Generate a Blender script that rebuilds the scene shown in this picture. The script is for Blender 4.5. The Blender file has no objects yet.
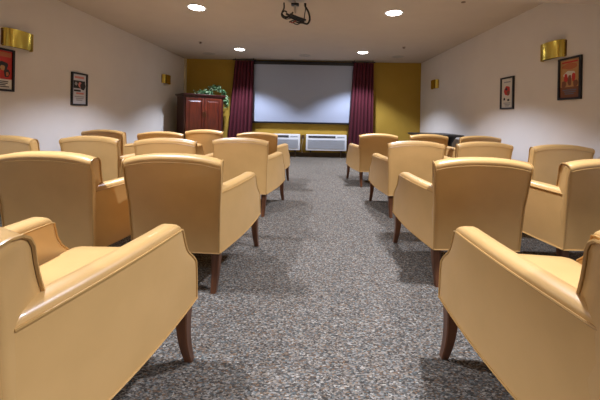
import bpy, bmesh, math, random
from mathutils import Vector, Matrix
random.seed(7)
C = bpy.context.scene.collection
R = math.radians

# ------------------------------------------------------------------ camera, world, exposure
CAMH = 1.02
cam_d = bpy.data.cameras.new('camera'); cam = bpy.data.objects.new('camera', cam_d); C.objects.link(cam)
cam_d.lens = 18.0; cam_d.sensor_width = 36.0; cam_d.sensor_fit = 'HORIZONTAL'; cam_d.clip_start = 0.05
cam_d.shift_x = -0.02; cam_d.shift_y = -0.138
cam.matrix_world = Matrix.Translation((0, 0, CAMH)) @ Matrix.Rotation(R(90), 4, 'X') @ Matrix.Rotation(R(1.1), 4, 'Z')
bpy.context.scene.camera = cam
w = bpy.data.worlds.new('world'); w.use_nodes = True; bpy.context.scene.world = w
w.node_tree.nodes['Background'].inputs[0].default_value = (0.03, 0.03, 0.03, 1)
vs = bpy.context.scene.view_settings
vs.view_transform = 'Standard'; vs.look = 'None'; vs.gamma = 1.0; vs.use_curve_mapping = False
vs.exposure = 0.0
SPOT_W = 345.0            # watts of each ceiling downlight
SPOT_COL = (0.85, 0.93, 1.15)
K = 1.02                  # room scale about the camera position
CEIL = CAMH + 1.42 * K; XL = -3.245 * K; XR = 2.74 * K; YB = 7.6 * K; YF = -2.6
LIGHTS = [(-1.55, 3.96), (1.07, 4.02), (-1.57, 6.40), (1.07, 6.47), (-1.55, 1.5), (1.07, 1.5), (-1.55, -0.95), (1.07, -0.95)]
LIGHTS = [(x * K, y * K) for x, y in LIGHTS]
def kz(z): return CAMH + (z - CAMH) * K

# ------------------------------------------------------------------ materials
def mat(name, col, rough=0.5, metal=0.0, spec=0.5, emit=None, estr=0.0, coat=0.0, sheen=0.0):
    m = bpy.data.materials.new(name); m.use_nodes = True
    b = m.node_tree.nodes['Principled BSDF']
    b.inputs['Base Color'].default_value = (*col, 1); b.inputs['Roughness'].default_value = rough
    b.inputs['Metallic'].default_value = metal; b.inputs['Specular IOR Level'].default_value = spec
    b.inputs['Coat Weight'].default_value = coat; b.inputs['Sheen Weight'].default_value = sheen
    if emit: b.inputs['Emission Color'].default_value = (*emit, 1); b.inputs['Emission Strength'].default_value = estr
    return m
def noisy(m, c1, c2, scale=5.0, detail=4, stretch=(1, 1, 1), bump=0.0, bscale=None, lo=0.35, hi=0.65):
    nt = m.node_tree; n = nt.nodes; b = n['Principled BSDF']
    tc = n.new('ShaderNodeTexCoord'); mp = n.new('ShaderNodeMapping'); mp.inputs['Scale'].default_value = stretch
    tx = n.new('ShaderNodeTexNoise'); tx.inputs['Scale'].default_value = scale; tx.inputs['Detail'].default_value = detail
    rp = n.new('ShaderNodeValToRGB'); rp.color_ramp.elements[0].position = lo; rp.color_ramp.elements[1].position = hi
    rp.color_ramp.elements[0].color = (*c1, 1); rp.color_ramp.elements[1].color = (*c2, 1)
    nt.links.new(tc.outputs['Object'], mp.inputs[0]); nt.links.new(mp.outputs[0], tx.inputs['Vector'])
    nt.links.new(tx.outputs[0], rp.inputs[0]); nt.links.new(rp.outputs[0], b.inputs['Base Color'])
    if bump:
        t2 = n.new('ShaderNodeTexNoise'); t2.inputs['Scale'].default_value = bscale or scale * 4; t2.inputs['Detail'].default_value = 3
        bp = n.new('ShaderNodeBump'); bp.inputs['Strength'].default_value = bump; bp.inputs['Distance'].default_value = 0.004
        nt.links.new(mp.outputs[0], t2.inputs['Vector']); nt.links.new(t2.outputs[0], bp.inputs['Height']); nt.links.new(bp.outputs[0], b.inputs['Normal'])
    return m
M = {}
M['leather'] = noisy(mat('tan_leather', (0.6, 0.4, 0.16), 0.36, spec=0.55, coat=0.15), (0.585, 0.345, 0.118), (0.625, 0.37, 0.130), 6, 3, bump=0.12, bscale=28)
M['piping'] = mat('tan_piping', (0.50, 0.285, 0.09), 0.4)
M['leg'] = noisy(mat('cherry_wood', (0.1, 0.03, 0.015), 0.3), (0.075, 0.026, 0.010), (0.16, 0.058, 0.022), 30, 4, (1, 1, 0.1))
M['wall'] = noisy(mat('wall_paint', (0.7, 0.7, 0.7), 0.85, spec=0.2), (0.71, 0.66, 0.605), (0.73, 0.68, 0.625), 3, 2, bump=0.08, bscale=120)
M['ceiling'] = noisy(mat('ceiling_paint', (0.6, 0.55, 0.5), 0.9, spec=0.1), (0.58, 0.51, 0.44), (0.60, 0.53, 0.455), 3, 2, bump=0.1, bscale=90)
M['mustard'] = noisy(mat('mustard_paint', (0.5, 0.3, 0.03), 0.8, spec=0.2), (0.40, 0.245, 0.035), (0.42, 0.26, 0.04), 3, 2, bump=0.08, bscale=120)
M['cornerwall'] = M['wall']
M['baseb'] = mat('dark_baseboard', (0.085, 0.05, 0.018), 0.5)
M['white'] = mat('white_plastic', (0.75, 0.76, 0.77), 0.4)
M['grille'] = mat('grille_plastic', (0.50, 0.53, 0.57), 0.5)
M['dark'] = mat('dark_plastic', (0.02, 0.02, 0.022), 0.4)
M['panelgrey'] = mat('panel_grey', (0.25, 0.26, 0.28), 0.4)
M['black'] = mat('black_paint', (0.008, 0.008, 0.009), 0.4)
M['cable'] = mat('black_cable', (0.012, 0.011, 0.010), 0.5)
M['redcable'] = mat('red_cable', (0.25, 0.04, 0.02), 0.5)
M['brass'] = mat('brass', (0.88, 0.68, 0.14), 0.2, metal=1.0)
M['darkbrass'] = mat('dark_brass', (0.16, 0.09, 0.04), 0.35, metal=0.8)
M['frame'] = mat('black_frame', (0.008, 0.007, 0.007), 0.35)
M['screen'] = mat('screen_fabric', (0.38, 0.42, 0.52), 0.8, spec=0.1)
M['velvet'] = mat('burgundy_velvet', (0.075, 0.002, 0.010), 0.85, sheen=0.0)
M['velvet'].node_tree.nodes['Principled BSDF'].inputs['Sheen Tint'].default_value = (0.8, 0.25, 0.4, 1)
M['cabinet'] = noisy(mat('mahogany', (0.1, 0.02, 0.01), 0.28, coat=0.3), (0.045, 0.006, 0.003), (0.13, 0.020, 0.007), 9, 5, (3, 3, 0.35), lo=0.3, hi=0.7)
M['cabdark'] = noisy(mat('mahogany_dark', (0.05, 0.01, 0.008), 0.3, coat=0.3), (0.022, 0.003, 0.003), (0.05, 0.006, 0.005), 9, 5, (3, 3, 0.35))
M['chrome'] = mat('steel', (0.5, 0.5, 0.5), 0.3, metal=1.0)
M['stem'] = mat('vine_stem', (0.06, 0.09, 0.03), 0.6)
M['lens'] = mat('lit_lens', (0.9, 0.9, 0.9), 0.5, emit=(1.0, 0.97, 0.92), estr=25.0)
M['trimw'] = mat('white_trim_ring', (0.7, 0.68, 0.65), 0.5)
M['beige'] = mat('beige_metal', (0.45, 0.41, 0.36), 0.6)
M['raceway'] = mat('cream_trim', (0.62, 0.52, 0.33), 0.6)

def leafmat():
    m = mat('ivy_leaf', (0.1, 0.3, 0.08), 0.5)
    nt = m.node_tree; n = nt.nodes
    tc = n.new('ShaderNodeTexCoord'); v = n.new('ShaderNodeTexVoronoi'); v.inputs['Scale'].default_value = 26
    rp = n.new('ShaderNodeValToRGB'); cr = rp.color_ramp
    cr.elements[0].position = 0.0; cr.elements[0].color = (0.03, 0.11, 0.035, 1)
    cr.elements[1].position = 1.0; cr.elements[1].color = (0.55, 0.65, 0.42, 1)
    e = cr.elements.new(0.45); e.color = (0.05, 0.15, 0.05, 1); e = cr.elements.new(0.75); e.color = (0.24, 0.40, 0.19, 1)
    sx = n.new('ShaderNodeSeparateColor')
    nt.links.new(tc.outputs['Object'], v.inputs['Vector']); nt.links.new(v.outputs['Color'], sx.inputs[0])
    nt.links.new(sx.outputs[0], rp.inputs[0]); nt.links.new(rp.outputs[0], n['Principled BSDF'].inputs['Base Color'])
    return m
M['leaf'] = leafmat()

def carpetmat():
    m = mat('speckled_carpet', (0.3, 0.3, 0.3), 0.95, spec=0.1)
    nt = m.node_tree; n = nt.nodes; b = n['Principled BSDF']
    tc = n.new('ShaderNodeTexCoord'); mp = n.new('ShaderNodeMapping'); mp.inputs['Scale'].default_value = (0.58, 1.05, 1)
    ns = n.new('ShaderNodeTexNoise'); ns.inputs['Scale'].default_value = 120; ns.inputs['Detail'].default_value = 2
    add = n.new('ShaderNodeVectorMath'); add.operation = 'MULTIPLY_ADD'; add.inputs[1].default_value = (0.007, 0.007, 0)
    v = n.new('ShaderNodeTexVoronoi'); v.inputs['Scale'].default_value = 215; v.inputs['Randomness'].default_value = 1
    sx = n.new('ShaderNodeSeparateColor')
    rp = n.new('ShaderNodeValToRGB'); cr = rp.color_ramp; cr.interpolation = 'CONSTANT'
    cols = [(0.0, (0.078, 0.068, 0.060)), (0.13, (0.135, 0.115, 0.100)), (0.30, (0.22, 0.195, 0.175)), (0.45, (0.13, 0.132, 0.13)),
            (0.56, (0.34, 0.29, 0.245)), (0.70, (0.25, 0.165, 0.115)), (0.78, (0.37, 0.345, 0.32)), (0.90, (0.19, 0.21, 0.21)), (0.965, (0.54, 0.50, 0.45))]
    while len(cr.elements) < len(cols): cr.elements.new(0.5)
    for e, (p, c) in zip(cr.elements, cols): e.position = p; e.color = (c[0] * 1.02, c[1], c[2] * 0.93, 1)
    hsv = n.new('ShaderNodeHueSaturation'); hsv.inputs['Value'].default_value = 0.61; hsv.inputs['Saturation'].default_value = 1.15
    L = nt.links.new
    L(tc.outputs['Object'], mp.inputs[0]); L(mp.outputs[0], ns.inputs['Vector'])
    L(ns.outputs['Color'], add.inputs[0]); L(mp.outputs[0], add.inputs[2])
    L(add.outputs[0], v.inputs['Vector']); L(v.outputs['Color'], sx.inputs[0]); L(sx.outputs[0], rp.inputs[0])
    L(rp.outputs[0], hsv.inputs['Color']); L(hsv.outputs[0], b.inputs['Base Color'])
    bp = n.new('ShaderNodeBump'); bp.inputs['Strength'].default_value = 0.7; bp.inputs['Distance'].default_value = 0.005
    L(v.outputs['Distance'], bp.inputs['Height']); bp.invert = True; L(bp.outputs[0], b.inputs['Normal'])
    return m
M['carpet'] = carpetmat()

# ------------------------------------------------------------------ helpers
def obj(name, bm, m, parent=None, smooth=True, ang=38):
    bmesh.ops.recalc_face_normals(bm, faces=bm.faces[:])
    if smooth:
        for f in bm.faces: f.smooth = True
        for e in bm.edges:
            if len(e.link_faces) == 2 and e.calc_face_angle(0) > R(ang): e.smooth = False
    me = bpy.data.meshes.new(name); bm.to_mesh(me); bm.free()
    for mm in (m if isinstance(m, (list, tuple)) else [m]): me.materials.append(mm)
    o = bpy.data.objects.new(name, me); C.objects.link(o)
    if parent: o.parent = parent
    return o
def thing(name, label, cat, loc=(0, 0, 0), rz=0.0, group=None):
    o = bpy.data.objects.new(name, None); C.objects.link(o); o.empty_display_size = 0.1
    o.location = loc; o.rotation_euler = (0, 0, rz); o['label'] = label; o['category'] = cat
    if group: o['group'] = group
    return o
def tag(o, label, cat, group=None):
    o['label'] = label; o['category'] = cat
    if group: o['group'] = group
    return o
def struct(o): o['kind'] = 'structure'; return o
def dup(root, loc, rz, label):
    r = root.copy(); C.objects.link(r); r.location = loc; r.rotation_euler = (0, 0, rz); r['label'] = label
    for ch in list(root.children):
        c = ch.copy(); C.objects.link(c); c.parent = r
        for g in list(ch.children):
            d = g.copy(); C.objects.link(d); d.parent = c
    return r
def box(bm, x0, x1, y0, y1, z0, z1, bev=0.0, mi=0):
    v = [bm.verts.new((x, y, z)) for z in (z0, z1) for y in (y0, y1) for x in (x0, x1)]
    fs = [bm.faces.new([v[i] for i in q]) for q in ((0, 2, 3, 1), (4, 5, 7, 6), (0, 1, 5, 4), (2, 6, 7, 3), (0, 4, 6, 2), (1, 3, 7, 5))]
    for f in fs: f.material_index = mi
    if bev:
        es = list({e for f in fs for e in f.edges})
        r = bmesh.ops.bevel(bm, geom=es, offset=bev, segments=2, affect='EDGES', profile=0.6)
        for f in r['faces']: f.material_index = mi
def loft(bm, rings, cap=True, closed=True, mi=0):
    vr = [[bm.verts.new(p) for p in r] for r in rings]
    n = len(vr[0])
    for a, b in zip(vr, vr[1:]):
        for i in range(n if closed else n - 1):
            j = (i + 1) % n
            f = bm.faces.new((a[i], a[j], b[j], b[i])); f.material_index = mi
    if cap:
        f = bm.faces.new(vr[0]); f.material_index = mi
        f = bm.faces.new(vr[-1]); f.material_index = mi
def tube(bm, pts, r, seg=6, closed=False):
    pts = [Vector(p) for p in pts]; n = len(pts); rings = []
    up = None
    for i, p in enumerate(pts):
        if closed: t = pts[(i + 1) % n] - pts[i - 1]
        else: t = pts[min(i + 1, n - 1)] - pts[max(i - 1, 0)]
        t.normalize()
        if up is None: up = t.orthogonal().normalized()
        up = (up - t * up.dot(t))
        if up.length < 1e-5: up = t.orthogonal()
        up.normalize(); s = t.cross(up)
        rings.append([p + (up * math.cos(a) + s * math.sin(a)) * r for a in (2 * math.pi * k / seg for k in range(seg))])
    if closed: rings.append(rings[0]); loft(bm, rings, cap=False)
    else: loft(bm, rings)
    if closed: bmesh.ops.remove_doubles(bm, verts=bm.verts[:], dist=1e-6)
def lathe(bm, prof, cx=0, cy=0, seg=24, flip=1, mi=0, cap=True):
    rings = [[(cx + r * math.cos(2 * math.pi * k / seg), cy + r * math.sin(2 * math.pi * k / seg), z) for k in range(seg)] for r, z in prof]
    loft(bm, rings, cap=cap, mi=mi)
def spline(pts, n=8):
    P = [Vector(p) for p in pts]; P = [P[0] * 2 - P[1]] + P + [P[-1] * 2 - P[-2]]; out = []
    for i in range(1, len(P) - 2):
        for k in range(n):
            t = k / n; a, b, c, d = P[i - 1], P[i], P[i + 1], P[i + 2]
            out.append(0.5 * ((2 * b) + (c - a) * t + (2 * a - 5 * b + 4 * c - d) * t * t + (3 * b - a - 3 * c + d) * t ** 3))
    out.append(P[-2].copy()); return out

# ------------------------------------------------------------------ room
def slab(name, m, *a):
    bm = bmesh.new(); box(bm, *a); return struct(obj(name, bm, m, smooth=False))
T = 0.12
slab('floor', M['carpet'], XL - T, XR + T, YF - T, YB + T, -0.1, 0)
slab('wall_left', M['wall'], XL - T, XL, YF - T, YB + T, 0, CEIL)
slab('wall_right', M['wall'], XR, XR + T, YF - T, YB + T, 0, CEIL)
slab('wall_back', M['mustard'], XL, XR, YB, YB + T, 0, CEIL)
slab('wall_front', M['wall'], XL, XR, YF - T, YF, 0, CEIL)
slab('baseboard_back', M['baseb'], XL, XR, YB - 0.015, YB, 0, 0.11)
slab('baseboard_left', M['baseb'], XL, XL + 0.012, YF, YB - 0.015, 0, 0.11)
slab('baseboard_right', M['baseb'], XR - 0.012, XR, YF, YB - 0.015, 0, 0.11)
slab('trim_1', M['raceway'], XL + 0.0, XL + 0.05, YB - 0.05, YB, 0.11, CEIL)
slab('trim_2', M['ceiling'], XL, XR, 2.15, 2.60, 2.05, CEIL)       # bulkhead across the room
# ceiling with round openings for the recessed lamps
bm = bmesh.new()
RH = 0.115
def ceiling_mesh(bm):
    xs = sorted({XL - T, XR + T} | {x + s * 0.2 for x, y in LIGHTS for s in (-1, 1)})
    ys = sorted({YF - T, YB + T} | {y + s * 0.2 for x, y in LIGHTS for s in (-1, 1)})
    for i in range(len(xs) - 1):
        for j in range(len(ys) - 1):
            x0, x1, y0, y1 = xs[i], xs[i + 1], ys[j], ys[j + 1]
            hit = [l for l in LIGHTS if x0 < l[0] < x1 and y0 < l[1] < y1]
            if not hit:
                bm.faces.new([bm.verts.new(p) for p in ((x0, y0, CEIL), (x1, y0, CEIL), (x1, y1, CEIL), (x0, y1, CEIL))]); continue
            cx, cy = hit[0]
            out, inn, top = [], [], []
            for k in range(32):
                a = 2 * math.pi * k / 32; c, s = math.cos(a), math.sin(a)
                tx = ((x1 if c > 0 else x0) - cx) / c if abs(c) > 1e-6 else 1e9
                ty = ((y1 if s > 0 else y0) - cy) / s if abs(s) > 1e-6 else 1e9
                t = min(tx, ty); out.append((cx + c * t, cy + s * t, CEIL))
                inn.append((cx + c * RH, cy + s * RH, CEIL)); top.append((cx + c * RH, cy + s * RH, CEIL + 0.06))
            vo, vi, vt = ([bm.verts.new(p) for p in q] for q in (out, inn, top))
            for k in range(32):
                l = (k + 1) % 32
                bm.faces.new((vo[k], vo[l], vi[l], vi[k])); bm.faces.new((vi[k], vi[l], vt[l], vt[k]))
            # corners of the cell
            for qx, qy in ((x0, y0), (x1, y0), (x1, y1), (x0, y1)):
                near = sorted(vo, key=lambda v: (v.co.x - qx) ** 2 + (v.co.y - qy) ** 2)[:2]
                if min((v.co.x - qx) ** 2 + (v.co.y - qy) ** 2 for v in near) > 1e-8:
                    bm.faces.new((bm.verts.new((qx, qy, CEIL)), near[0], near[1]))
ceiling_mesh(bm)
bmesh.ops.remove_doubles(bm, verts=bm.verts[:], dist=1e-4)
box(bm, XL - T, XR + T, YF - T, YB + T, CEIL + 0.061, CEIL + 0.15)
struct(obj('ceiling', bm, M['ceiling'], smooth=False))

# ------------------------------------------------------------------ ceiling downlights
DL = ['round ceiling downlight over the left seats, nearer of the two on that side', 'round ceiling downlight over the right seats, nearer of the two on that side',
      'small far round ceiling downlight on the left, in front of the cabinet', 'small far round ceiling downlight on the right, in front of the right curtain']
for i, (x, y) in enumerate(LIGHTS):
    t = thing('ceiling_downlight', DL[i] if i < 4 else 'round ceiling downlight behind the camera over the front seats', 'ceiling light', (x, y, CEIL), 0, 'recessed ceiling downlights')
    bm = bmesh.new(); lathe(bm, [(RH - 0.004, 0.03), (RH - 0.004, -0.001), (RH + 0.018, -0.001), (RH + 0.018, -0.006), (RH - 0.012, -0.006), (RH - 0.012, 0.03)], seg=32, cap=False)
    obj('trim_ring', bm, M['trimw'], t)
    bm = bmesh.new(); lathe(bm, [(RH - 0.013, 0.006), (RH - 0.013, -0.004), (RH - 0.03, -0.012), (0.04, -0.019), (0.01, -0.020)], seg=32); obj('lens', bm, M['lens'], t)
    ld = bpy.data.lights.new('lamp', 'SPOT'); ld.energy = SPOT_W; ld.color = SPOT_COL; ld.spot_size = R(114); ld.spot_blend = 0.42; ld.shadow_soft_size = 0.07
    lo = bpy.data.objects.new('lamp', ld); C.objects.link(lo); lo.parent = t; lo.location = (0, 0, -0.035)

# ------------------------------------------------------------------ armchair
def arm_mesh(s):
    """horizontal loops stacked upwards; outer side at x = s*xo(y)"""
    bm = bmesh.new()
    def xo(y, z):
        u = (y + 0.33) / 0.66
        return 0.263 + 0.073 * u + 0.014 * math.sin(math.pi * max(0, min(1, u))) - 0.018 * u * (z - 0.225) / 0.375
    def yf(z):
        if z < 0.40: return 0.335 + 0.008 * (z - 0.23) / 0.17
        if z < 0.60:
            t = (z - 0.40) / 0.20; e = 0.50 / (1 + math.exp(-(t - 0.22) * 13)) + 0.50 * t
            e = min(1, e)
            return 0.343 - 0.108 * e
        return 0.235
    def ring(z, ins=0.0):
        y1 = yf(z) - ins; y0 = -0.335 + ins * 0.3
        tout, tin = ins, 0.088 - ins
        out = []
        rr = 0.016
        ys = [y0 + (y1 - rr - y0) * k / 9 for k in range(10)]
        zz = z
        def lift(y): return 0.022 * max(0.0, (y + 0.10) / 0.44) ** 2 * max(0.0, 1 - (zz - 0.228) / 0.15)
        for y in ys: out.append((s * (xo(y, z) - tout), y, z + lift(y)))
        xe = xo(y1, z)
        g = 1 - ins / 0.043
        z = zz + lift(y1)
        out += [(s * (xe - tout - 0.003 * g), y1 - 0.007, z), (s * (xe - tout - 0.016 * g), y1, z), (s * (xe - tin + 0.016 * g), y1, z), (s * (xe - tin + 0.003 * g), y1 - 0.007, z)]
        z = zz
        for y in reversed(ys): out.append((s * (xo(y, z) - tin), y, z + lift(y)))
        return out
    zs = [0.228, 0.25, 0.30, 0.35, 0.40, 0.42, 0.44, 0.46, 0.48, 0.50, 0.52, 0.54, 0.56, 0.571]
    rings = [ring(z) for z in zs] + [ring(0.584, 0.003), ring(0.593, 0.009), ring(0.600, 0.022), ring(0.603, 0.040)]
    loft(bm, rings)
    pip = bmesh.new()
    ztop = 0.573
    top = [(s * (xo(y, ztop) + 0.001), y, ztop) for y in [-0.33 + 0.55 * k / 14 for k in range(15)]]
    fr = [(s * (xo(yf(z), z) - 0.002), yf(z) - 0.003, z) for z in (0.568, 0.56, 0.54, 0.52, 0.50, 0.48, 0.46, 0.44, 0.42, 0.40, 0.35, 0.30, 0.27, 0.252)]
    bot = [(s * (xo(y, 0.23) + 0.001), y, 0.230 + 0.022 * max(0.0, (y + 0.10) / 0.44) ** 2) for y in [0.33 - 0.66 * k / 14 for k in range(15)]]
    tube(pip, top + fr + bot, 0.0042, 5)
    # inner top welt
    tube(pip, [(s * (xo(y, ztop) - 0.089), y, ztop) for y in [-0.20 + 0.42 * k / 8 for k in range(9)]] +
              [(s * (xo(yf(z), z) - 0.086), yf(z) - 0.003, z) for z in (0.568, 0.54, 0.50, 0.46, 0.43)], 0.0035, 5)
    return bm, pip
def back_mesh():
    bm = bmesh.new()
    def hw(z, y=-0.4):
        tp = max(0.0, min(1.0, (y + 0.375) / 0.17)) * max(0.0, min(1.0, (z - 0.30) / 0.2))
        return (0.260 + 0.028 * (z - 0.225) / 0.58) * (1 - 0.20 * tp)
    def section(s):
        c = 1 - abs(s) ** 2.4; cr = 0.032 * c; bl = 0.03 * (1 - s * s)
        # closed loop: rear bottom -> rear top -> over -> front -> bottom
        p = [(-0.335, 0.228), (-0.345, 0.35), (-0.360, 0.50), (-0.378, 0.62), (-0.390, 0.695), (-0.400, 0.724 + cr), (-0.404, 0.740 + cr), (-0.398, 0.755 + cr),
             (-0.382, 0.765 + cr), (-0.352, 0.768 + cr), (-0.320 + bl * .3, 0.762 + cr), (-0.298 + bl * .5, 0.748 + cr), (-0.284 + bl * .7, 0.726 + cr), (-0.275 + bl, 0.69 + cr * .6),
             (-0.264 + bl, 0.655), (-0.248 + bl, 0.615), (-0.228 + bl, 0.575), (-0.207 + bl, 0.52), (-0.192 + bl, 0.46), (-0.18, 0.40), (-0.18, 0.228)]
        return p
    N = 18
    rings = []
    def ring(s, ins, xin):
        P = section(s); cy = sum(p[0] for p in P) / len(P); cz = 0.55
        out = []
        for i, (y, z) in enumerate(P):
            # inset towards the middle of the slab
            a = Vector(P[i - 1]); b = Vector(P[(i + 1) % len(P)]); t = (b - a); nrm = Vector((t.y, -t.x)).normalized()
            q = Vector((y, z)) + nrm * ins
            sg = 1 if s > 0 else -1
            out.append((s * hw(z, y) - sg * xin, q.x, q.y))
        return out
    rings.append(ring(-1, 0.022, 0)); rings.append(ring(-1, 0.006, 0.001)); rings.append(ring(-1, 0.0, 0.007))
    for k in range(1, N): rings.append(ring(-1 + 2 * k / N, 0, 0))
    rings.append(ring(1, 0.0, 0.007)); rings.append(ring(1, 0.006, 0.001)); rings.append(ring(1, 0.022, 0))
    loft(bm, rings)
    pip = bmesh.new()
    for s in (-1, 1):
        P = section(s)[:19]
        tube(pip, [(s * (hw(z, y) - 0.001), y, z) for y, z in P], 0.0045, 5)
    # seam across the rear near the top, following the crown
    tube(pip, [(hw(0.74) * s, -0.4005, 0.722 + 0.032 * (1 - abs(s) ** 2.4)) for s in [-1 + 2 * k / 20 for k in range(21)]], 0.0026, 5)
    tube(pip, [(hw(0.23) * s, -0.336, 0.229) for s in [-1 + 2 * k / 8 for k in range(9)]], 0.0042, 5)
    return bm, pip
def cushion_mesh():
    bm = bmesh.new(); rings = []
    def ring(y, sc, dz):
        u = (y + 0.2) / 0.55; wx = 0.192 + 0.062 * u - 0.006
        out = []
        for k in range(24):
            a = 2 * math.pi * k / 24; c, s = math.cos(a), math.sin(a)
            e = 0.25
            x = wx * math.copysign(abs(c) ** e, c) * sc; z = 0.060 * math.copysign(abs(s) ** 0.55, s) * dz
            if s > 0: z += 0.012 * (1 - (x / wx) ** 2) * dz
            out.append((x, y - 0.010, 0.382 + z))
        return out
    for y, sc, dz in [(-0.165, 0.97, 0.8), (-0.15, 1, 1), (0, 1, 1.03), (0.15, 1, 1.05), (0.28, 1, 1.02), (0.325, 1, 0.97), (0.340, 0.99, 0.85), (0.347, 0.975, 0.6)]:
        rings.append(ring(y, sc, dz))
    loft(bm, rings); return bm
def leg_mesh(x, y, front):
    bm = bmesh.new(); s = 1 if x > 0 else -1; rings = []
    for k in range(9):
        t = k / 8; z = (0.258 if front else 0.236) * (1 - t)
        h = 0.026 - 0.0105 * t
        if front: oy = 0.030 * t * t - 0.010 * math.sin(math.pi * t); ox = s * (0.012 * t * t)
        else: oy = -0.035 * t * t; ox = 0
        q = 0.004
        cx, cy = x + ox, y + oy
        rings.append([(cx + a, cy + b, z) for a, b in ((-h, -h + q), (-h + q, -h), (h - q, -h), (h, -h + q), (h, h - q), (h - q, h), (-h + q, h), (-h, h - q))])
    loft(bm, rings); return bm
def make_chair():
    t = thing('armchair', '', 'armchair', group='tan leather armchairs in rows')
    b, p = back_mesh(); o = obj('backrest', b, M['leather'], t, ang=50); obj('piping', p, M['piping'], o)
    for s in (-1, 1):
        a, p = arm_mesh(s); o = obj('armrest', a, M['leather'], t, ang=50); obj('piping', p, M['piping'], o)
    obj('seat_cushion', cushion_mesh(), M['leather'], t)
    bm = bmesh.new()
    v = [(-0.19, -0.165), (0.19, -0.165), (0.245, 0.328), (-0.245, 0.328)]
    loft(bm, [[(x, y, z) for x, y in v] for z in (0.228, 0.333)]); obj('seat_rail', bm, M['leather'], t)
    for x in (-0.304, 0.304): obj('leg', leg_mesh(x, 0.285, True), M['leg'], t)['label'] = 'dark cherry front leg curving forward'
    for x in (-0.228, 0.228): obj('leg', leg_mesh(x, -0.29, False), M['leg'], t)['label'] = 'dark cherry rear leg'
    return t
chair0 = make_chair()
# (x, y of the back's top edge, facing in degrees (+ turns left), label)
CH = [
 (-0.868, 0.565, -5, 'tan leather armchair nearest the camera on the left of the aisle, cut by the frame'),
 (0.888, 0.57, -1.2, 'tan leather armchair nearest the camera on the right of the aisle, cut by the frame'),
 (-0.78, 1.67, -4, 'tan leather armchair in the second row, just left of the carpeted aisle'),
 (-1.49, 1.65, -2, 'tan leather armchair in the second row at the left edge of the photo'),
 (1.015, 1.76, -0.5, 'tan leather armchair in the second row, just right of the carpeted aisle'),
 (1.83, 1.79, 0, 'tan leather armchair in the second row at the right edge of the photo'),
 (-0.715, 3, -5, 'tan leather armchair in the third row, just left of the aisle'),
 (-1.36, 2.78, 0, 'tan leather armchair in the third row, second from the aisle on the left'),
 (-2.13, 2.86, -3, 'tan leather armchair in the third row, third from the aisle on the left'),
 (-2.83, 2.72, -1, 'tan leather armchair in the third row beside the left wall'),
 (1.06, 3.02, 0, 'tan leather armchair in the third row, just right of the aisle'),
 (1.8, 3.1, 1, 'tan leather armchair in the third row, second from the aisle on the right'),
 (2.445, 2.9, -1, 'tan leather armchair in the third row beside the right wall'),
 (-0.75, 4.12, -6, 'tan leather armchair in the farthest row, just left of the aisle'),
 (-1.64, 4.57, 0, 'tan leather armchair in the farthest row, directly in front of the cabinet'),
 (-1.93, 3.82, 1, 'tan leather armchair in the farthest row, before the left edge of the cabinet'),
 (-2.81, 4.02, -3, 'tan leather armchair in the farthest row beside the left wall'),
 (0.98, 4.38, 4, 'tan leather armchair in the farthest row, just right of the aisle'),
 (1.76, 4.48, 2, 'tan leather armchair in the farthest row, in front of the black table'),
 (2.43, 4.3, 0, 'tan leather armchair in the farthest row beside the right wall'),
]
for i, (x, y, a, lab) in enumerate(CH):
    ra = R(a); ox, oy = -(-0.40) * -math.sin(ra), 0.40 * math.cos(ra)
    loc = (x + ox, y + oy, 0)
    if i == 0: chair0.location = loc; chair0.rotation_euler = (0, 0, ra); chair0['label'] = lab
    else: dup(chair0, loc, ra, lab)

# ------------------------------------------------------------------ projection screen on the back wall
t = thing('projection_screen', 'wide pale pull-down projection screen with black border on the mustard wall', 'projection screen', (-0.23, YB - 0.10, kz(0.85)))
SW = 1.27 * K
bm = bmesh.new(); box(bm, -SW - 0.04, SW + 0.04, -0.04, 0.05, 1.53, 1.585, 0.01); obj('housing', bm, M['black'], t)
bm = bmesh.new(); box(bm, -SW, SW, -0.002, 0.002, 0.03, 1.54); obj('screen_surface', bm, M['screen'], t)
bm = bmesh.new()
box(bm, -SW, -SW + 0.025, -0.005, -0.0025, 0.05, 1.53); box(bm, SW - 0.025, SW, -0.005, -0.0025, 0.05, 1.53); box(bm, -SW + 0.025, SW - 0.025, -0.005, -0.0025, 1.50, 1.53)
obj('border', bm, M['black'], t)
bm = bmesh.new(); box(bm, -SW - 0.01, SW + 0.01, -0.014, 0.014, 0.0, 0.045, 0.005); obj('bottom_bar', bm, M['black'], t)

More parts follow.
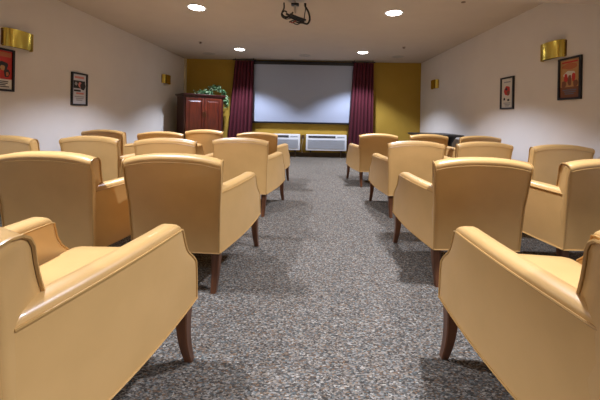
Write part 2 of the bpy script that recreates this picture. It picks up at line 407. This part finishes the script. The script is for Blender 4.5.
# ------------------------------------------------------------------ curtains
def curtain(x0, x1, xb0, xb1, y, label, ph):
    bm = bmesh.new(); N = 96; rows = []
    for z in [0.02 + (2.38) * k / 10 for k in range(11)]:
        u = 1 - (z - 0.02) / 2.38
        a, b = x0 + (xb0 - x0) * u, x1 + (xb1 - x1) * u
        row = []
        for k in range(N + 1):
            q = k / N
            d = 0.045 * math.sin(q * 2 * math.pi * 6.5 + ph) * (0.75 + 0.3 * u) + 0.012 * math.sin(q * 31 + u * 2 + ph)
            row.append((a + (b - a) * q + 0.010 * math.cos(q * 2 * math.pi * 6.5 + ph), y + d, z))
        rows.append(row)
    front = rows; back = [[(x, yy + 0.006, z) for x, yy, z in r] for r in rows]
    loft(bm, [f + b[::-1] for f, b in zip(front, back)])
    t = thing('curtain', label, 'curtain', group='burgundy curtains flanking the screen')
    o = obj('curtain_panel', bm, M['velvet'], t, ang=80)
    bm = bmesh.new(); tube(bm, [(x0 - 0.04, y, 2.42), (x1 + 0.04, y, 2.42)], 0.014, 10)
    tube(bm, [(x0 + 0.02, y, 2.42), (x0 + 0.02, y, CEIL)], 0.008, 8); tube(bm, [(x1 - 0.02, y, 2.42), (x1 - 0.02, y, CEIL)], 0.008, 8)
    obj('curtain_rod', bm, M['black'], t); return t
curtain(-1.97, -1.47, -2.16, -1.49, YB - 0.24, 'long pleated burgundy curtain to the left of the screen, beside the cabinet', 0.4)
curtain(1.02, 1.52, 0.89, 1.53, YB - 0.24, 'long pleated burgundy curtain to the right of the screen, narrow at its top', 1.3)

# ------------------------------------------------------------------ wall air conditioners
def ac(x0, label):
    W, H = 1.02, 0.395; t = thing('air_conditioner', label, 'air conditioner', (x0, YB, 0.185), group='wall air conditioners under the screen')
    bm = bmesh.new(); box(bm, 0, W, -0.22, 0.0, 0, H, 0.012); obj('case', bm, M['white'], t)
    bm = bmesh.new(); box(bm, 0.045, W - 0.045, -0.224, -0.2195, 0.045, 0.275); obj('grille', bm, M['grille'], t)
    bm = bmesh.new()
    for k in range(14): z = 0.052 + k * 0.016; box(bm, 0.05, W - 0.05, -0.230, -0.2235, z, z + 0.005)
    obj('louvers', bm, M['grille'], t)
    bm = bmesh.new(); box(bm, 0.06, 0.74, -0.2235, -0.2195, 0.315, 0.370); obj('air_outlet', bm, M['dark'], t)
    bm = bmesh.new()
    for k in range(24): x = 0.075 + k * 0.0282; box(bm, x, x + 0.005, -0.226, -0.2232, 0.316, 0.369)
    obj('outlet_vanes', bm, M['panelgrey'], t)
    bm = bmesh.new(); box(bm, 0.78, 0.97, -0.223, -0.2195, 0.325, 0.360); o = obj('control_panel', bm, M['grille'], t)
    bm = bmesh.new()
    for k in range(4): box(bm, 0.80 + k * 0.04, 0.82 + k * 0.04, -0.226, -0.2228, 0.332, 0.346)
    obj('button', bm, M['panelgrey'], o)
    for x in (0.10, W - 0.14):
        bm = bmesh.new(); box(bm, x, x + 0.04, -0.15, -0.02, -0.185, 0.0); obj('foot', bm, M['baseb'], t)
ac(-0.14, 'white wall air conditioner under the screen, the right one, seen in full')
ac(-1.315, 'white wall air conditioner under the screen, the left one, half hidden by an armchair')
# power box between the units
t = thing('power_outlet', 'small dark outlet box with cord on the mustard wall between the two air conditioners', 'outlet', (-0.225, YB, 0.50))
bm = bmesh.new(); box(bm, -0.035, 0.035, -0.03, 0, -0.05, 0.06, 0.005); obj('box', bm, M['darkbrass'], t)
bm = bmesh.new(); tube(bm, spline([(0, -0.03, -0.03), (0.0, -0.05, -0.10), (-0.03, -0.03, -0.25), (-0.01, -0.03, -0.40)], 5), 0.007); obj('cord', bm, M['raceway'], t)

# ------------------------------------------------------------------ corner cabinet
CA = R(42)
CX, CY = -2.77 * K, 6.50 * K
t = thing('cabinet', 'tall dark red mahogany cabinet set across the far left corner', 'cabinet', (CX, CY, 0), CA)
W, D, H = 0.92, 0.49, 1.50
bm = bmesh.new(); box(bm, 0, W, 0.02, D, 0.06, H - 0.05); obj('body', bm, M['cabdark'], t, smooth=False)
bm = bmesh.new(); box(bm, -0.01, W + 0.01, 0.0, D, 0, 0.075, 0.006); obj('plinth', bm, M['cabdark'], t)
bm = bmesh.new(); box(bm, -0.022, W + 0.022, -0.022, D + 0.0, H - 0.065, H - 0.035, 0.008); box(bm, -0.045, W + 0.045, -0.045, D + 0.01, H - 0.036, H, 0.010)
obj('cornice', bm, M['cabdark'], t)
for s in (0, 1):
    x0 = 0.035 + s * 0.42; x1 = x0 + 0.413
    bm = bmesh.new(); z0, z1 = 0.10, H - 0.085; fw = 0.055
    box(bm, x0, x0 + fw, 0, 0.02, z0, z1, 0.002); box(bm, x1 - fw, x1, 0, 0.02, z0, z1, 0.002)
    box(bm, x0 + fw, x1 - fw, 0, 0.02, z1 - fw, z1, 0.002); box(bm, x0 + fw, x1 - fw, 0, 0.02, z0, z0 + fw, 0.002)
    d = obj('door', bm, M['cabinet'], t)
    bm = bmesh.new()
    a = [(x0 + fw, z0 + fw), (x1 - fw, z0 + fw), (x1 - fw, z1 - fw), (x0 + fw, z1 - fw)]
    cx, cz = (x0 + x1) / 2, (z0 + z1) / 2
    def ins(q, d_, y): return [(x + (d_ if x < cx else -d_), y, z + (d_ if z < cz else -d_)) for x, z in q]
    loft(bm, [ins(a, 0, 0.014), ins(a, 0.035, 0.004), ins(a, 0.04, 0.002)]); obj('panel', bm, M['cabinet'], d, ang=10)
    bm = bmesh.new(); hx = x1 - 0.022 if s == 0 else x0 + 0.022
    tube(bm, spline([(hx, -0.001, 0.98), (hx, -0.022, 0.99), (hx, -0.026, 1.03), (hx, -0.022, 1.07), (hx, -0.001, 1.08)], 4), 0.005)
    box(bm, hx - 0.010, hx + 0.010, -0.003, 0.0, 0.96, 1.10); obj('handle', bm, M['darkbrass'], d)

# ivy trailing along the top and over its right end
def P(x, y, z):
    return Matrix.Translation((CX, CY, 0)) @ Matrix.Rotation(CA, 4, 'Z') @ Vector((x, y, z))
t = thing('ivy_plant', 'variegated green ivy trailing along the cabinet top and over its right end', 'plant', P(0.6, 0.2, H))
base = t.location.copy()
vines = []
for k in range(11):
    a = [P(0.66, 0.12, H + 0.05), P(0.54 - 0.03 * (k % 3), 0.08 + 0.02 * (k % 3), H + 0.05 + 0.015 * (k % 4)), P(0.38 - 0.03 * k, 0.05 + 0.02 * (k % 5), H + 0.03 + .01 * (k % 3))]
    if k > 3:
        q = k - 4
        a = [P(0.60, 0.14, H + 0.04), P(0.74, 0.12 + 0.03 * (q % 3), H + 0.17 + 0.03 * (q % 3)), P(0.90, 0.10 - 0.03 * (q % 4), H + 0.13), P(0.99 + 0.02 * (q % 3), 0.04 + 0.05 * (q % 4), H - 0.05), P(1.00 + 0.015 * (q % 3), 0.02 + 0.06 * (q % 4), H - 0.17 - 0.06 * (q % 3))]
    vines.append(spline(a, 8))
bm = bmesh.new()
for v in vines: tube(bm, [p - base for p in v], 0.003, 5)
obj('stem', bm, M['stem'], t)
bm = bmesh.new()
for v in vines:
    for p in v:
        for _ in range(3):
            q = p - base + Vector((random.gauss(0, .024), random.gauss(0, .024), random.gauss(0, .02)))
            d = Vector((random.uniform(-1, 1), random.uniform(-1, .3), random.uniform(-.8, .5))).normalized(); up = Vector((random.uniform(-.6, .6), random.uniform(-.9, .2), 1)).normalized()
            s = d.cross(up).normalized(); L = random.uniform(0.035, 0.06); wd = L * 0.42
            pts = [q, q + d * L * .25 + s * wd, q + d * L * .65 + s * wd * .75, q + d * L, q + d * L * .65 - s * wd * .75, q + d * L * .25 - s * wd]
            nn = d.cross(s) * L * .10
            vv = [bm.verts.new(x + (nn if i in (1, 2, 4, 5) else -nn * .3)) for i, x in enumerate(pts)]
            bm.faces.new((vv[0], vv[1], vv[2], vv[3])); bm.faces.new((vv[0], vv[3], vv[4], vv[5]))
obj('foliage', bm, M['leaf'], t, smooth=False)

# ------------------------------------------------------------------ brass sconces
def sconce_parts(t):
    # half drum bulging along +x; wall plane is x=0, length along y
    bm = bmesh.new(); n = 24; hl = 0.158; dp = 0.085; hh = 0.098
    def arc(sc, z): return [(dp * sc * math.sin(math.pi * k / n) ** 0.5, -hl * sc * math.cos(math.pi * k / n), z) for k in range(n + 1)]
    out0, out1, in1, in0 = arc(1, -hh), arc(1, hh), arc(0.955, hh), arc(0.955, -hh)
    loft(bm, [out0, out1, in1, in0, out0], cap=False, closed=False)
    obj('shade', bm, M['brass'], t, ang=60)
    bm = bmesh.new(); box(bm, 0, 0.008, -hl - 0.012, hl + 0.012, -hh + 0.01, hh - 0.01); obj('backplate', bm, M['darkbrass'], t)
    bm = bmesh.new()
    for z in (-hh + 0.02, hh - 0.026): box(bm, 0.001, 0.012, -hl, hl, z, z + 0.006)
    lathe(bm, [(0.012, -0.04), (0.02, 0.0), (0.02, 0.04), (0.012, 0.05)], cx=0.045, seg=12)
    obj('lamp_holder', bm, M['trimw'], t)
s0 = thing('wall_sconce', 'shiny brass wall sconce on the left wall above the red poster', 'wall lamp', (XL, 3.28 * K, kz(1.80)), 0, 'brass wall sconces')
sconce_parts(s0)
dup(s0, (XL, 6.60 * K, kz(1.79)), 0, 'small distant brass wall sconce on the left wall near the cabinet')
dup(s0, (XR, 3.41 * K, kz(1.825)), math.pi, 'brass wall sconce on the right wall beside the orange poster')
dup(s0, (XR, 6.67 * K, kz(1.80)), math.pi, 'small distant brass wall sconce on the right wall near the far corner')

# ------------------------------------------------------------------ framed posters
COL = {k: mat('print_' + k, c, 0.6) for k, c in dict(red=(0.50, 0.03, 0.02), orange=(0.45, 0.13, 0.04), yellow=(0.48, 0.26, 0.09), cream=(0.66, 0.62, 0.55), pale=(0.56, 0.56, 0.60),
       ink=(0.02, 0.018, 0.02), brown=(0.20, 0.07, 0.03), pink=(0.60, 0.22, 0.18), grey=(0.30, 0.29, 0.31), slate=(0.12, 0.13, 0.17)).items()}
def poster(side, y, z, wd, ht, label, bg, shapes):
    """shapes: (kind, material, cx, cz, rx, rz) in 0..1 of the print, u running the way a viewer reads it"""
    rz = math.pi if side > 0 else 0
    t = thing('framed_poster', label, 'framed picture', (XR if side > 0 else XL, y * K, kz(z)), rz, 'framed posters on the side walls')
    b = 0.022
    bm = bmesh.new()
    box(bm, 0, 0.022, -wd / 2, wd / 2, ht / 2 - b, ht / 2); box(bm, 0, 0.022, -wd / 2, wd / 2, -ht / 2, -ht / 2 + b)
    box(bm, 0, 0.022, -wd / 2, -wd / 2 + b, -ht / 2 + b, ht / 2 - b); box(bm, 0, 0.022, wd / 2 - b, wd / 2, -ht / 2 + b, ht / 2 - b)
    obj('frame', bm, M['frame'], t, smooth=False)
    bm = bmesh.new(); mats = [COL[bg]]; pw, ph = wd - 2 * b, ht - 2 * b
    box(bm, 0, 0.008, -pw / 2, pw / 2, -ph / 2, ph / 2)
    x = 0.0083
    for kind, c, cu, cv, ru, rv in shapes:
        if COL[c] not in mats: mats.append(COL[c])
        # local +x faces the room; the reader sees local +y on the right
        yy = (cu - 0.5) * pw; zz = (cv - 0.5) * ph
        if kind == 'r': pts = [(yy - ru * pw, zz - rv * ph), (yy + ru * pw, zz - rv * ph), (yy + ru * pw, zz + rv * ph), (yy - ru * pw, zz + rv * ph)]
        else: pts = [(yy + ru * pw * math.cos(a) * (1 + 0.12 * math.sin(3 * a + cu * 9)), zz + rv * ph * math.sin(a) * (1 + 0.1 * math.cos(4 * a + cv * 7))) for a in (2 * math.pi * k / 18 for k in range(18))]
        f = bm.faces.new([bm.verts.new((x, p, q)) for p, q in pts]); f.material_index = mats.index(COL[c]); x += 0.0003
    me = bpy.data.meshes.new('print'); bmesh.ops.recalc_face_normals(bm, faces=bm.faces[:]); bm.to_mesh(me); bm.free()
    for m_ in mats: me.materials.append(m_)
    o = bpy.data.objects.new('print', me); C.objects.link(o); o.parent = t
def lines(c, v0, n, dv, u0=0.5, ru=0.35): return [('r', c, u0 + 0.03 * (k % 2), v0 - k * dv, ru - 0.06 * (k % 3), dv * 0.28) for k in range(n)]
poster(-1, 3.105, 1.455, 0.29, 0.455, 'framed red poster with black figures and a white foot, below the left brass sconce', 'red',
       [('r', 'orange', .5, .9, .46, .06), ('o', 'ink', .62, .60, .22, .12), ('o', 'yellow', .60, .55, .10, .07), ('o', 'ink', .78, .42, .13, .11), ('o', 'orange', .80, .40, .06, .06), ('o', 'ink', .3, .5, .16, .2), ('r', 'cream', .5, .13, .5, .13)] + lines('ink', .2, 4, .045))
poster(-1, 4.165, 1.345, 0.29, 0.46, 'small framed pale poster with a dark picture, farther along the left wall', 'pale',
       [('r', 'pink', .5, .9, .35, .035), ('r', 'ink', .5, .66, .42, .13), ('o', 'pink', .55, .65, .13, .10), ('o', 'grey', .25, .68, .10, .06), ('o', 'ink', .75, .6, .2, .12), ('r', 'ink', .35, .45, .25, .03), ('r', 'pink', .55, .36, .28, .03)] + lines('grey', .25, 3, .06))
poster(1, 3.19, 1.485, 0.29, 0.46, 'framed orange poster with dark figures, nearest on the right wall', 'yellow',
       [('r', 'brown', .5, .14, .5, .14), ('o', 'orange', .5, .82, .4, .08), ('o', 'cream', .5, .60, .30, .10), ('o', 'red', .30, .52, .10, .12), ('o', 'brown', .5, .45, .10, .15), ('o', 'red', .7, .52, .09, .12), ('o', 'brown', .2, .36, .12, .09), ('o', 'brown', .8, .36, .12, .09), ('r', 'red', .5, .93, .4, .02)] + lines('slate', .2, 3, .05))
poster(1, 4.21, 1.41, 0.29, 0.46, 'small framed white poster with a round red shape, farther along the right wall', 'cream',
       [('o', 'red', .5, .58, .27, .17), ('o', 'ink', .42, .64, .10, .05), ('o', 'brown', .6, .5, .12, .08), ('o', 'ink', .25, .3, .08, .05), ('o', 'ink', .62, .26, .10, .04), ('r', 'grey', .5, .88, .3, .02)] + lines('grey', .16, 3, .05, .5, .3))

# ------------------------------------------------------------------ black table by the right wall
t = thing('table', 'low black table by the right wall behind the farthest armchairs', 'table', (2.32, 5.70, 0))
bm = bmesh.new(); box(bm, -0.37, 0.38, -0.40, 0.40, 0.715, 0.75, 0.006); obj('tabletop', bm, M['black'], t)
bm = bmesh.new(); lathe(bm, [(0.13, 0.714), (0.10, 0.69), (0.045, 0.60), (0.035, 0.5), (0.035, 0.035)], cx=0.20, cy=-0.22, seg=16); obj('pedestal', bm, M['black'], t)
bm = bmesh.new(); lathe(bm, [(0.13, 0.714), (0.10, 0.69), (0.045, 0.60), (0.035, 0.5), (0.035, 0.035)], cx=-0.12, cy=0.2, seg=16); obj('pedestal', bm, M['black'], t)
bm = bmesh.new(); box(bm, -0.02, 0.36, -0.40, -0.04, 0.0, 0.035, 0.006); obj('base_plate', bm, M['black'], t)
bm = bmesh.new(); box(bm, -0.30, 0.06, 0.02, 0.38, 0.0, 0.035, 0.006); obj('base_plate', bm, M['black'], t)

# ------------------------------------------------------------------ things on the ceiling
def at(px, py, Y):
    """point at depth Y seen at a photo pixel, used to size up the mount"""
    u, v, th = px - 312, py - 117, R(1.1)
    return Vector(((u * math.cos(th) + v * math.sin(th)) / 300 * Y, Y, CAMH - (v * math.cos(th) - u * math.sin(th)) / 300 * Y))
B = at(296, 12, 3.7); B.z = CEIL
t = thing('projector_mount', 'empty black projector bracket with looping cables hanging from the ceiling', 'projector mount', B)
def L(px, py, dy=0.0): return at(px, py, 3.7 + dy) - B
bm = bmesh.new(); box(bm, -0.10, 0.10, -0.07, 0.07, -0.012, 0.0, 0.003); obj('ceiling_plate', bm, M['beige'], t)
bm = bmesh.new()
tube(bm, [(-0.01, 0, -0.01), (-0.01, 0, -0.17)], 0.013, 10)
obj('drop_tube', bm, M['beige'], t)
bm = bmesh.new(); box(bm, -0.06, 0.035, -0.035, 0.035, -0.075, -0.055, 0.004)
obj('clamp_plate', bm, M['black'], t)
bm = bmesh.new()
for a, b in ((L(286, 13.5), L(304, 21)), (L(288, 16), L(304, 22.5, .05)), (L(290, 14, -.05), L(306, 20, -.05))): tube(bm, [a, (a + b) / 2 + Vector((0, 0, -.003)), b], 0.013, 6)
obj('bracket_arm', bm, M['black'], t)
for pts, r, m_ in (([L(284, 2.5), L(284, 8), L(282, 13), L(285, 16.5), L(290, 15.5), L(293, 12)], 0.010, 'cable'),
                ([L(287, 12), L(284.5, 10.8), L(281.8, 13), L(282, 16), L(284.5, 18), L(288, 17), L(291, 14.5)], 0.009, 'cable'),
                ([L(303, 19, .03), L(299, 23.6, .03), L(296, 24, .03), L(293, 22.5, .03)], 0.007, 'cable'),
                ([L(303.5, 23), L(307.5, 23.5), L(309.8, 19), L(308.5, 12), L(305.5, 6.5), L(305, 3)], 0.012, 'cable'),
                ([L(304, 22.5, -.03), L(304.5, 16, -.03), L(305.5, 9, -.03), L(306, 3, -.03)], 0.006, 'cable'),
                ([L(289, 22, .02), L(293, 20.5, .02), L(298, 22.5, .02), L(304, 23, .02)], 0.008, 'cable'),
                ([L(283, 17, .04), L(286, 19, .04), L(291, 18, .04), L(296, 17, .04)], 0.005, 'cable'),
                ([L(290, 21.5, -.04), L(292.5, 22.5, -.04), L(296, 20.5, -.04)], 0.008, 'redcable')):
    bm = bmesh.new(); tube(bm, spline(pts, 6), r, 7); obj('cable', bm, M[m_], t)
def sprinkler(p, label):
    t = thing('fire_sprinkler', label, 'sprinkler', p, group='ceiling fire sprinklers')
    bm = bmesh.new(); lathe(bm, [(0.035, 0), (0.035, -0.004), (0.012, -0.008)], seg=20); obj('escutcheon', bm, M['darkbrass'], t)
    bm = bmesh.new(); lathe(bm, [(0.010, -0.006), (0.010, -0.016), (0.006, -0.018), (0.006, -0.024), (0.026, -0.025), (0.026, -0.029)], seg=16); obj('sprinkler_head', bm, M['darkbrass'], t)
sprinkler((-2.20 * K, 5.84 * K, CEIL), 'small dark ceiling sprinkler on the left in front of the cabinet')
sprinkler((1.79 * K, 5.93 * K, CEIL), 'small dark ceiling sprinkler on the right near the mustard wall')
sprinkler((1.80, 3.62, CEIL), 'dark ceiling sprinkler at the top edge of the photo, nearest on the right')
for x, y, lab in ((-2.45, 7.05, 'flat round ceiling vent above the cabinet, leftmost of the three'), (-0.20, 7.05, 'flat round ceiling vent above the middle of the screen'), (1.97, 7.0, 'flat round ceiling vent near the far right corner')):
    t = thing('ceiling_vent', lab, 'ceiling vent', (x, y, CEIL), group='round ceiling vents along the far end')
    bm = bmesh.new(); lathe(bm, [(0.14, 0), (0.14, -0.004), (0.12, -0.010), (0.11, -0.010), (0.11, 0)], seg=32, cap=False); obj('rim', bm, M['beige'], t)
    bm = bmesh.new(); lathe(bm, [(0.109, 0), (0.109, -0.006)], seg=32)
    for k in range(3): lathe(bm, [(0.09 - k * .028, -0.0062), (0.09 - k * .028, -0.009), (0.082 - k * .028, -0.009), (0.082 - k * .028, -0.0062)], seg=32, cap=False)
    obj('grille', bm, M['beige'], t)
